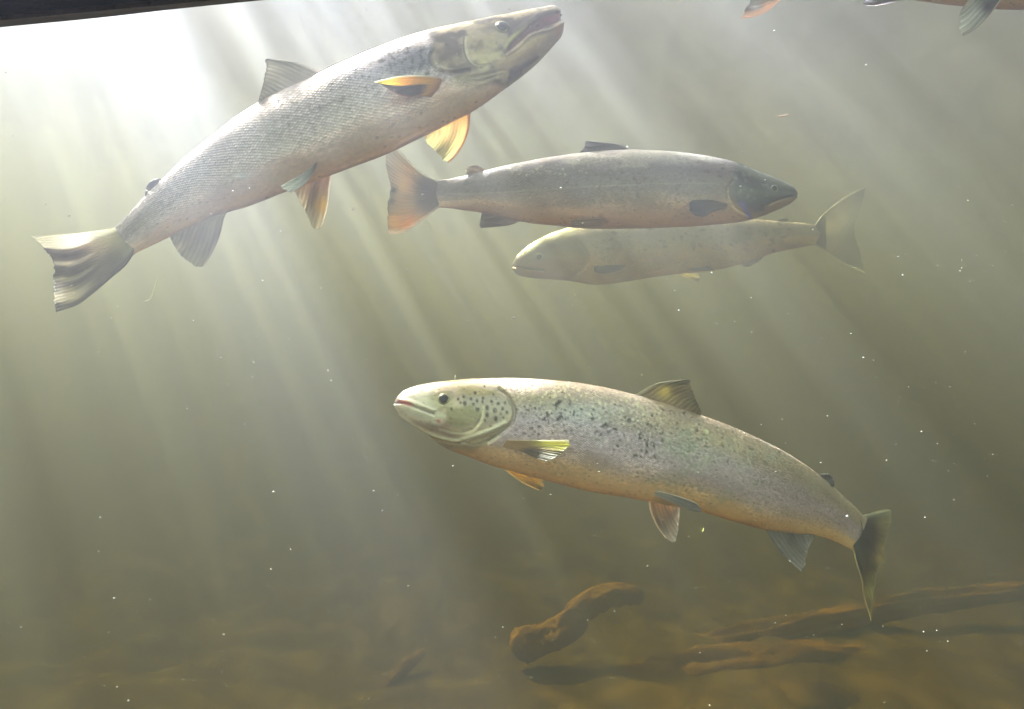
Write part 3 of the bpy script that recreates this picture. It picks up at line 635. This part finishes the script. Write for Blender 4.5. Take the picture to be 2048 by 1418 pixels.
D_.fin('tail_fin', [(1718, 1034), (1722, 1065), (1704, 1092)], [(1718, 1034), (1753, 1023), (1775, 1017)], [(1775, 1017), (1783, 1023), (1781, 1048), (1772, 1085), (1767, 1104), (1773, 1121), (1757, 1139), (1749, 1178), (1743, 1212), (1743, 1244)],
    [(1704, 1092), (1714, 1130), (1723, 1160), (1729, 1197), (1743, 1244)], cols=((.10, .10, .09), (.14, .10, .06), (.34, .28, .13)), rays=18, dark=.5, lead_col=(.42, .42, .34), lead_w=.09, trail_col=(.75, .70, .45), trail_w=.035,
    margin_col=(.40, .38, .28), na=150, rag=.05, thick=.005, flare=.05, depth_fn=lambda a, b: .05*b*np.cos(a*4), alpha=1,
    blot=[(1764, 1040, 14, (.42, .37, .22), .7), (1765, 1095, 9, (.5, .38, .16), .7), (1760, 1118, 10, (.55, .42, .2), .6), (1742, 1185, 16, (.5, .44, .2), .7), (1738, 1080, 14, (.06, .05, .04), .7), (1745, 1135, 10, (.08, .06, .04), .6)])
D_.fin('dorsal_fin', [(1268, 792), (1335, 815), (1400, 834)], [(1268, 792), (1305, 769), (1334, 762), (1365, 759)], [(1365, 759), (1379, 762), (1388, 790), (1403, 824)], cols=((.32, .28, .22), (.34, .28, .18), (.26, .23, .14)),
    rays=13, dark=.8, rag=.04, lead_col=(.45, .42, .34), blot=[(1330, 784, 12, (.75, .65, .25), .7)], flare=-.01)
D_.fin('adipose_fin', [(1634, 950), (1662, 978)], [(1634, 950), (1650, 946), (1658, 948)], [(1658, 948), (1667, 956), (1669, 972)], cols=((.16, .15, .15),)*3, rays=4, dark=.1, rag=0, alpha=1)
D_.fin('anal_fin', [(1528, 1052), (1580, 1056), (1636, 1060)], [(1528, 1052), (1545, 1082), (1568, 1112), (1602, 1144)], [(1602, 1144), (1612, 1122), (1619, 1092), (1634, 1068)], cols=((.26, .22, .26), (.30, .27, .30), (.36, .34, .36)), rays=11, dark=.55, rag=.04, flare=.01)
D_.fin('pelvic_fin', [(1296, 990), (1330, 1000), (1362, 1008)], [(1296, 990), (1300, 1020), (1312, 1050), (1330, 1076)], [(1330, 1076), (1347, 1084), (1356, 1068), (1358, 1044), (1360, 1012)], cols=((.44, .28, .15), (.26, .20, .15), (.36, .32, .28)), rays=9, dark=.5, off=.03, flare=.03, lead_col=(.6, .5, .38))
D_.fin('pelvic_fin', [(1306, 980), (1304, 989)], [(1306, 980), (1342, 988), (1387, 1003), (1400, 1014)], [(1400, 1014), (1404, 1020), (1402, 1025)], [(1304, 989), (1349, 1008), (1379, 1021), (1402, 1025)], cols=((.55, .48, .50), (.42, .40, .45), (.34, .32, .36)), rays=7, dark=.35, near=True, flare=.03, alpha=.97, lead_col=(.8, .76, .78), lead_w=.15)
def pecD(C, a, b, q, nz):
    C = mixc(C, (.74, .70, .18), sstep(.42, .22, a)*sstep(.3, .7, b)*.9)
    C = mixc(C, (.90, .85, .72), sstep(.08, .03, a)*.9)
    st = (np.sin(a*70)*.5+.5)**2
    return mixc(C, (.03, .025, .015), sstep(.30, .7, a)*sstep(.3, .55, b)*(.86+.12*st))
D_.fin('pectoral_fin', [(1006, 879), (1000, 893)], [(1006, 879), (1029, 880), (1077, 880), (1138, 880)], [(1138, 880), (1136, 894), (1116, 912), (1092, 922)], [(1000, 893), (1041, 902), (1065, 914), (1092, 922)], cols=((.52, .33, .18), (.40, .27, .14), (.36, .32, .12)), rays=13, dark=.35, rag=.035,
    near=True, flare=.05, alpha=1, paint=pecD)
D_.fin('pectoral_fin', [(996, 928), (1035, 940), (1082, 956)], [(996, 928), (1029, 955), (1053, 970), (1076, 980)], [(1076, 980), (1086, 977), (1087, 963)], cols=((.55, .36, .10), (.60, .42, .14), (.45, .36, .18)), rays=8, dark=.25, off=.03, flare=.03, lead_col=(.8, .65, .4), lead_w=.1)

# ================================================================== FISH E : mostly above the frame at the top right
def fE(x, y):
    X = 1483+(x-776)*1.32; return (X, 37+(y-470)*1.32+.006*(X-1483)*-1)
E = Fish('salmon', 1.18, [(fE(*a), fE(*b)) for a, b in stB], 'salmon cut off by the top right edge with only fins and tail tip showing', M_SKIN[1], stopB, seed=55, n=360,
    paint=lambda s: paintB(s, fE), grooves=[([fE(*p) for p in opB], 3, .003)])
E.eyes(*fE(1549, 376), 7, (.12, .14, .18))
E.fin('tail_fin', [fE(876, 363), fE(872, 388), fE(880, 412)], [fE(876, 363), fE(846, 347), fE(826, 329), fE(782, 290)], [fE(782, 290), fE(771, 330), fE(781, 373), (1499, -40), (1501, 0), (1490, 18), (1483, 37)],
    [fE(880, 412), (1590, -24), (1561, 0), (1539, 19), (1511, 33), (1483, 37)], cols=((.12, .10, .12), (.34, .26, .22), (.24, .22, .22)), rays=22, dark=.5, trail_col=(.55, .36, .27), trail_w=.08,
    blot=[(1510, 16, 12, (.45, .42, .42), .6), (1535, 12, 9, (.6, .36, .22), .7), (1495, 22, 8, (.05, .04, .05), .8)], na=130, thick=.005)
E.fin('dorsal_fin', [fE(1275, 304), fE(1215, 305), fE(1155, 311)], [fE(1275, 304), fE(1236, 287), fE(1180, 281)], [fE(1180, 281), fE(1169, 294), fE(1156, 308)], cols=((.16, .16, .20),)*3, rays=12)
E.fin('anal_fin', [(1845, -8), (1790, -22), (1738, -34)], [(1845, -8), (1800, 2), (1760, 10), (1735, 12)], [(1735, 12), (1727, 6), (1733, -10), (1738, -24)], cols=((.22, .16, .16), (.16, .13, .17), (.20, .18, .2)), rays=10, dark=.5, lead_col=(.55, .5, .5))
E.fin('pelvic_fin', [(2006, -6), (1980, -14), (1950, -16)], [(2006, -6), (1996, 8), (1984, 25), (1957, 54), (1932, 70)], [(1932, 70), (1924, 70), (1919, 45), (1919, 26), (1936, 2)], cols=((.06, .05, .09), (.75, .73, .80), (.92, .92, .95)), rays=8, dark=.7, rag=.04, lead_col=(.75, .62, .58), off=-.02, flare=-.02,
    blot=[(1976, 12, 18, (.035, .03, .05), .98), (1992, 2, 16, (.035, .03, .05), .98)], alpha=1)
E.fin('pectoral_fin', [fE(1462, 410), fE(1456, 417)], [fE(1462, 410), fE(1419, 398), fE(1386, 399)], [fE(1386, 399), fE(1378, 412), fE(1390, 431)], [fE(1456, 417), fE(1415, 432), fE(1390, 431)], cols=((.12, .12, .15),)*3, rays=9, near=True, flare=.03)

# ================================================================== window frame just in front of the lens
def extrude_profile(name, prof, x0, x1, mat, parent, wob=0, seed=0):
    n = 90; V = []; rng = np.random.RandomState(seed)
    for i in range(n):
        x = x0+(x1-x0)*i/(n-1)
        for j, (y, z) in enumerate(prof):
            V.append((x, y, z+(wob*(fbm(np.array([[x*60, j*3.3, 1.]]), 3, seed)[0]-.5) if z < .006 else 0)))
    m = len(prof); f = grid_faces(n, m, True)+[list(range(m))[::-1], list(range((n-1)*m, n*m))]
    return mesh_obj(name, np.array(V), f, mat, parent, smooth=False)
fr = bpy.data.objects.new('window_frame', None); COL.objects.link(fr)
tag(fr, 'black top bar of the viewing window with a thin timber edge, cutting the top left corner', 'window frame')
dF = .08; a0 = P(0, 52, dF); a1 = P(526, 0, dF)
fr.location = (a0[0], a0[1], a0[2]+.0008); fr.rotation_euler = (0, -math.atan2(a1[2]-a0[2], a1[0]-a0[0]), 0)
M_BLACK = plain('black_paint', (.003, .003, .003), .9, noise=(30, (.006, .005, .004)), bump=.2)
M_BLACK.node_tree.nodes['Principled BSDF'].inputs['Specular IOR Level'].default_value = .05
M_TRIM = plain('timber_edge', (.10, .065, .03), .7, noise=(90, (.03, .018, .01)), bump=.4)
extrude_profile('bar', [(0, .0003), (-.01, .0003), (-.01, .05), (.012, .05), (.012, .0052)], -.15, .3, M_BLACK, fr)
extrude_profile('trim', [(0.0006, .0000), (.0006, .0009), (.0114, .0056), (.0114, .0045)], -.15, .3, M_TRIM, fr, wob=.0004, seed=4)

# ================================================================== riverbed, water surface, sunken wood and stones
def bed_z(x, y):
    p = np.stack([x*.9, y*.9, 0*x], 1)
    z = -1.27+(fbm(p*1.6, 4, 70)-.5)*.18+(fbm(p*9, 3, 71)-.5)*.06
    return z+2.0*sstep(4.0, 9, y)+1.4*sstep(4, 8.5, np.abs(x))
nx, ny = 420, 320
gx = np.linspace(-9, 9, nx); gy = np.linspace(-.25, 11, ny)
X, Y = np.meshgrid(gx, gy); xx, yy = X.ravel(), Y.ravel()
M_BED = plain('river_mud', (.17, .088, .0015), .9, noise=(1.2, (.13, .072, .0015)), bump=.2)
bed = mesh_obj('riverbed', np.stack([xx, yy, bed_z(xx, yy)], 1), grid_faces(ny, nx), M_BED); tag(bed, kind='structure')

def log(pts, rad, mat, label, group, seed):
    pts = catmull(np.array(pts, float), 150); n, m = len(pts), 40
    tng = np.gradient(pts, axis=0); tng /= np.linalg.norm(tng, axis=1, keepdims=True)
    up = np.array([0, 0, 1.]); s1 = np.cross(tng, up); s1 /= np.linalg.norm(s1, axis=1, keepdims=True); s2 = np.cross(s1, tng)
    ph = np.linspace(0, 2*np.pi, m, endpoint=False); u = np.linspace(0, 1, n)
    rr = rad*(1-.45*u)*np.sqrt(np.clip(1-(np.abs(2*u-1))**14, 0, 1))
    A_, B_ = np.meshgrid(u, ph, indexing='ij')
    nzz = fbm(np.stack([A_.ravel()*9, np.cos(B_.ravel())*2+5, np.sin(B_.ravel())*2+5], 1), 4, seed).reshape(n, m)
    n2 = fbm(np.stack([A_.ravel()*60, np.cos(B_.ravel())*4+5, np.sin(B_.ravel())*4+5], 1), 3, seed+3).reshape(n, m)
    r2 = rr[:, None]*(.35+1.0*nzz+.35*n2)
    V = pts[:, None]+r2[..., None]*(np.cos(ph)[None, :, None]*s1[:, None]+np.sin(ph)[None, :, None]*s2[:, None])
    org = pts[n//2]
    o = mesh_obj('sunken_log', V.reshape(-1, 3)-org, grid_faces(n, m, True)+[list(range(m))[::-1], list(range((n-1)*m, n*m))], mat, loc=tuple(org))
    return tag(o, label, 'log', group)
M_LOG = plain('waterlogged_wood', (.40, .165, .006), .8, noise=(7, (.26, .12, .004)), bump=.8)
M_STONE = plain('algae_stone', (.17, .078, .004), .85, noise=(7, (.11, .055, .004)), bump=.6)
def L(*p): return [P(x, y, d*1.62) for x, y, d in p]
log(L((1130, 1350, 2.1), (1420, 1290, 2.15), (1700, 1235, 2.2), (1880, 1200, 2.25), (2200, 1170, 2.3)), .065, M_LOG, 'long sunken log sloping up to the right edge under the spotted salmon tail', 'sunken wood on the riverbed', 81)
log(L((1020, 1292, 2.0), (1110, 1270, 2.0), (1170, 1215, 2.0), (1225, 1190, 2.0), (1285, 1192, 2.05)), .065, M_LOG, 'short crooked sunken log rising left of the long one', 'sunken wood on the riverbed', 82)
log(L((1180, 1390, 1.95), (1500, 1330, 2.0), (1800, 1330, 2.1), (2150, 1400, 2.1)), .085, M_LOG, 'thick low sunken log along the bottom right', 'sunken wood on the riverbed', 83)
log(L((755, 1400, 1.9), (800, 1345, 1.95), (850, 1300, 2.0)), .03, M_LOG, 'thin sunken branch at the bottom left of centre', 'sunken wood on the riverbed', 84)
def stone(px, py, d, r, label, seed):
    d *= 1.6; r *= 1.45; c = P(px, py-10, d); n, m = 30, 44; V = []
    th = np.linspace(0, np.pi, n); ph = np.linspace(0, 2*np.pi, m, endpoint=False)
    T_, Pp = np.meshgrid(th, ph, indexing='ij'); dx = np.stack([np.sin(T_)*np.cos(Pp), np.sin(T_)*np.sin(Pp), np.cos(T_)], -1).reshape(-1, 3)
    rr = .72+.56*fbm(dx*1.6+9, 4, seed)
    V = dx*rr[:, None]*np.array([r*1.35, r, r*.72])
    o = mesh_obj('boulder', V, grid_faces(n, m, True), M_STONE, loc=tuple(c)); return tag(o, label, 'boulder', 'boulders on the riverbed')
stone(1570, 1440, 1.9, .14, 'broad brown boulder at the bottom edge right of centre', 91)
stone(1120, 1450, 1.9, .12, 'brown boulder at the bottom edge just right of centre', 92)
stone(1960, 1440, 2.0, .13, 'boulder in the bottom right corner', 95)

g = NT('rippled_water')
tc = g.n('ShaderNodeTexCoord'); mp = g.n('ShaderNodeMapping'); g.l(tc.outputs['Object'], mp.inputs[0]); mp.inputs['Scale'].default_value = (1, .38, 1)
n1 = g.n('ShaderNodeTexNoise'); g.l(mp.outputs[0], n1.inputs['Vector']); n1.inputs['Scale'].default_value = 17; n1.inputs['Detail'].default_value = 5; n1.inputs['Roughness'].default_value = .5
r1 = g.n('ShaderNodeMapRange'); g.l(n1.outputs[0], r1.inputs[0]); r1.inputs[1].default_value = .49; r1.inputs[2].default_value = .63; r1.inputs[3].default_value = .12; r1.inputs[4].default_value = 1
# added transmission gradient: the surface lets less sun through towards the left
sx = g.n('ShaderNodeSeparateXYZ'); g.l(tc.outputs['Object'], sx.inputs[0])
r2 = g.n('ShaderNodeMapRange', interpolation_type='SMOOTHSTEP'); g.l(sx.outputs[0], r2.inputs[0]); r2.inputs[1].default_value = -1.3; r2.inputs[2].default_value = .2; r2.inputs[3].default_value = .72; r2.inputs[4].default_value = 1
mm = g.math('MULTIPLY', r1.outputs[0], r2.outputs[0])
cc = g.n('ShaderNodeCombineColor')
for i in range(3): g.l(mm, cc.inputs[i])
tp = g.n('ShaderNodeBsdfTransparent'); g.l(cc.outputs[0], tp.inputs[0])
gl = g.n('ShaderNodeBsdfGlossy'); gl.inputs['Roughness'].default_value = .12
fz = g.n('ShaderNodeFresnel'); fz.inputs['IOR'].default_value = 1.33
ms = g.n('ShaderNodeMixShader'); g.l(fz.outputs[0], ms.inputs[0]); g.l(tp.outputs[0], ms.inputs[1]); g.l(gl.outputs[0], ms.inputs[2]); g.l(ms.outputs[0], g.out.inputs[0])
TOP = .7
gx = np.linspace(-9, 9, 120); gy = np.linspace(-.3, 11.4, 100); X, Y = np.meshgrid(gx, gy); xx, yy = X.ravel(), Y.ravel()
ws = mesh_obj('water_surface', np.stack([xx, yy, TOP+.02+.012*np.sin(xx*9+np.sin(yy*2))+.008*np.sin(yy*5+xx*2)], 1), grid_faces(100, 120), g.m); tag(ws, kind='structure')

# ================================================================== the murky water itself: an even volume
g = NT('murky_water'); pv = g.n('ShaderNodeVolumePrincipled'); g.l(pv.outputs[0], g.out.inputs['Volume'])
pv.inputs['Color'].default_value = (.32, .32, .34, 1); pv.inputs['Density'].default_value = 1.10; pv.inputs['Anisotropy'].default_value = .82
pv.inputs['Absorption Color'].default_value = (.36, .34, .0, 1)
x0, x1, y0, y1, z0, z1 = -9.5, 9.5, -.34, 11.5, -2.6, TOP-.02
V = np.array([(x, y, z) for x in (x0, x1) for y in (y0, y1) for z in (z0, z1)])
hz = mesh_obj('haze', V, [(0, 1, 3, 2), (4, 6, 7, 5), (0, 4, 5, 1), (2, 3, 7, 6), (0, 2, 6, 4), (1, 5, 7, 3)], g.m, smooth=False); tag(hz, kind='stuff')

# ================================================================== drifting specks and bits of plant
g = NT('speck'); b = g.n('ShaderNodeBsdfDiffuse'); b.inputs[0].default_value = (.52, .51, .46, 1); tr = g.n('ShaderNodeBsdfTranslucent'); tr.inputs[0].default_value = (.52, .51, .46, 1)
ms = g.n('ShaderNodeMixShader'); ms.inputs[0].default_value = .5; g.l(b.outputs[0], ms.inputs[1]); g.l(tr.outputs[0], ms.inputs[2]); g.l(ms.outputs[0], g.out.inputs[0]); M_SPECK = g.m
rng = np.random.RandomState(7); NP = 70000
yy = .3+1.7*rng.rand(NP)**.8; xx = (rng.rand(NP)*2-1)*(.25+.75*yy); zz = (rng.rand(NP)*2-1)*(.2+.55*yy)
k = (zz > -.98) & (zz < .6); xx, yy, zz = xx[k], yy[k], zz[k]
rad = np.clip(np.exp(rng.randn(len(xx))*.5)*.00017, .00008, .00045)
octa = np.array([(1, 0, 0), (-1, 0, 0), (0, 1, 0), (0, -1, 0), (0, 0, 1), (0, 0, -1)], float); of = [(0, 2, 4), (2, 1, 4), (1, 3, 4), (3, 0, 4), (2, 0, 5), (1, 2, 5), (3, 1, 5), (0, 3, 5)]
stretch = np.stack([.7+rng.rand(len(xx))*1.3, .7+rng.rand(len(xx)), .7+rng.rand(len(xx))*.7], 1)
V = (octa[None]*rad[:, None, None]*stretch[:, None]+np.stack([xx, yy, zz], 1)[:, None]).reshape(-1, 3)
faces = (np.array(of)[None]+np.arange(len(xx))[:, None, None]*6).reshape(-1, 3).tolist()
sp = mesh_obj('drifting_specks', V, faces, M_SPECK, smooth=False); tag(sp, 'pale specks drifting all through the water', 'specks', kind='stuff')
def strand(pts, rad, col, label, name='plant_strand'):
    pts = catmull(np.array([P(*p) for p in pts]), 30); n, m = 30, 6; V = []
    org = pts[15]
    tng = np.gradient(pts, axis=0); tng /= np.linalg.norm(tng, axis=1, keepdims=True)
    s1 = np.cross(tng, [0, 1., 0]); s1 /= np.linalg.norm(s1, axis=1, keepdims=True); s2 = np.cross(s1, tng)
    u = np.linspace(0, 1, n); r = rad*np.sin(np.pi*np.clip(u, .03, .97))**.5
    for i in range(n):
        for j in range(m):
            f = 2*math.pi*j/m; V.append(pts[i]-org+r[i]*(math.cos(f)*s1[i]+math.sin(f)*s2[i]))
    o = mesh_obj(name, np.array(V), grid_faces(n, m, True), plain(name, col, .6), loc=tuple(org))
    return tag(o, label, 'plant bit', 'bits of plant drifting in the water')
strand([(286, 603, .6), (300, 599, .6), (307, 582, .6), (315, 551, .6)], .00035, (.75, .70, .42), 'thin pale curved strand drifting below the anal fin of the large silver salmon')
strand([(1554, 233, .6), (1565, 232, .6), (1577, 229, .6)], .0006, (.85, .55, .45), 'small pinkish sliver drifting above the dark middle salmon')
strand([(1401, 1056, .6), (1405, 1064, .6), (1407, 1056, .61), (1405, 1050, .6)], .0004, (.65, .70, .25), 'tiny yellow green curl below the spotted salmon belly')
strand([(911, 750, .84), (910, 757, .84), (910, 764, .84)], .0008, (.8, .8, .7), 'short pale tuft just above the head of the spotted salmon')
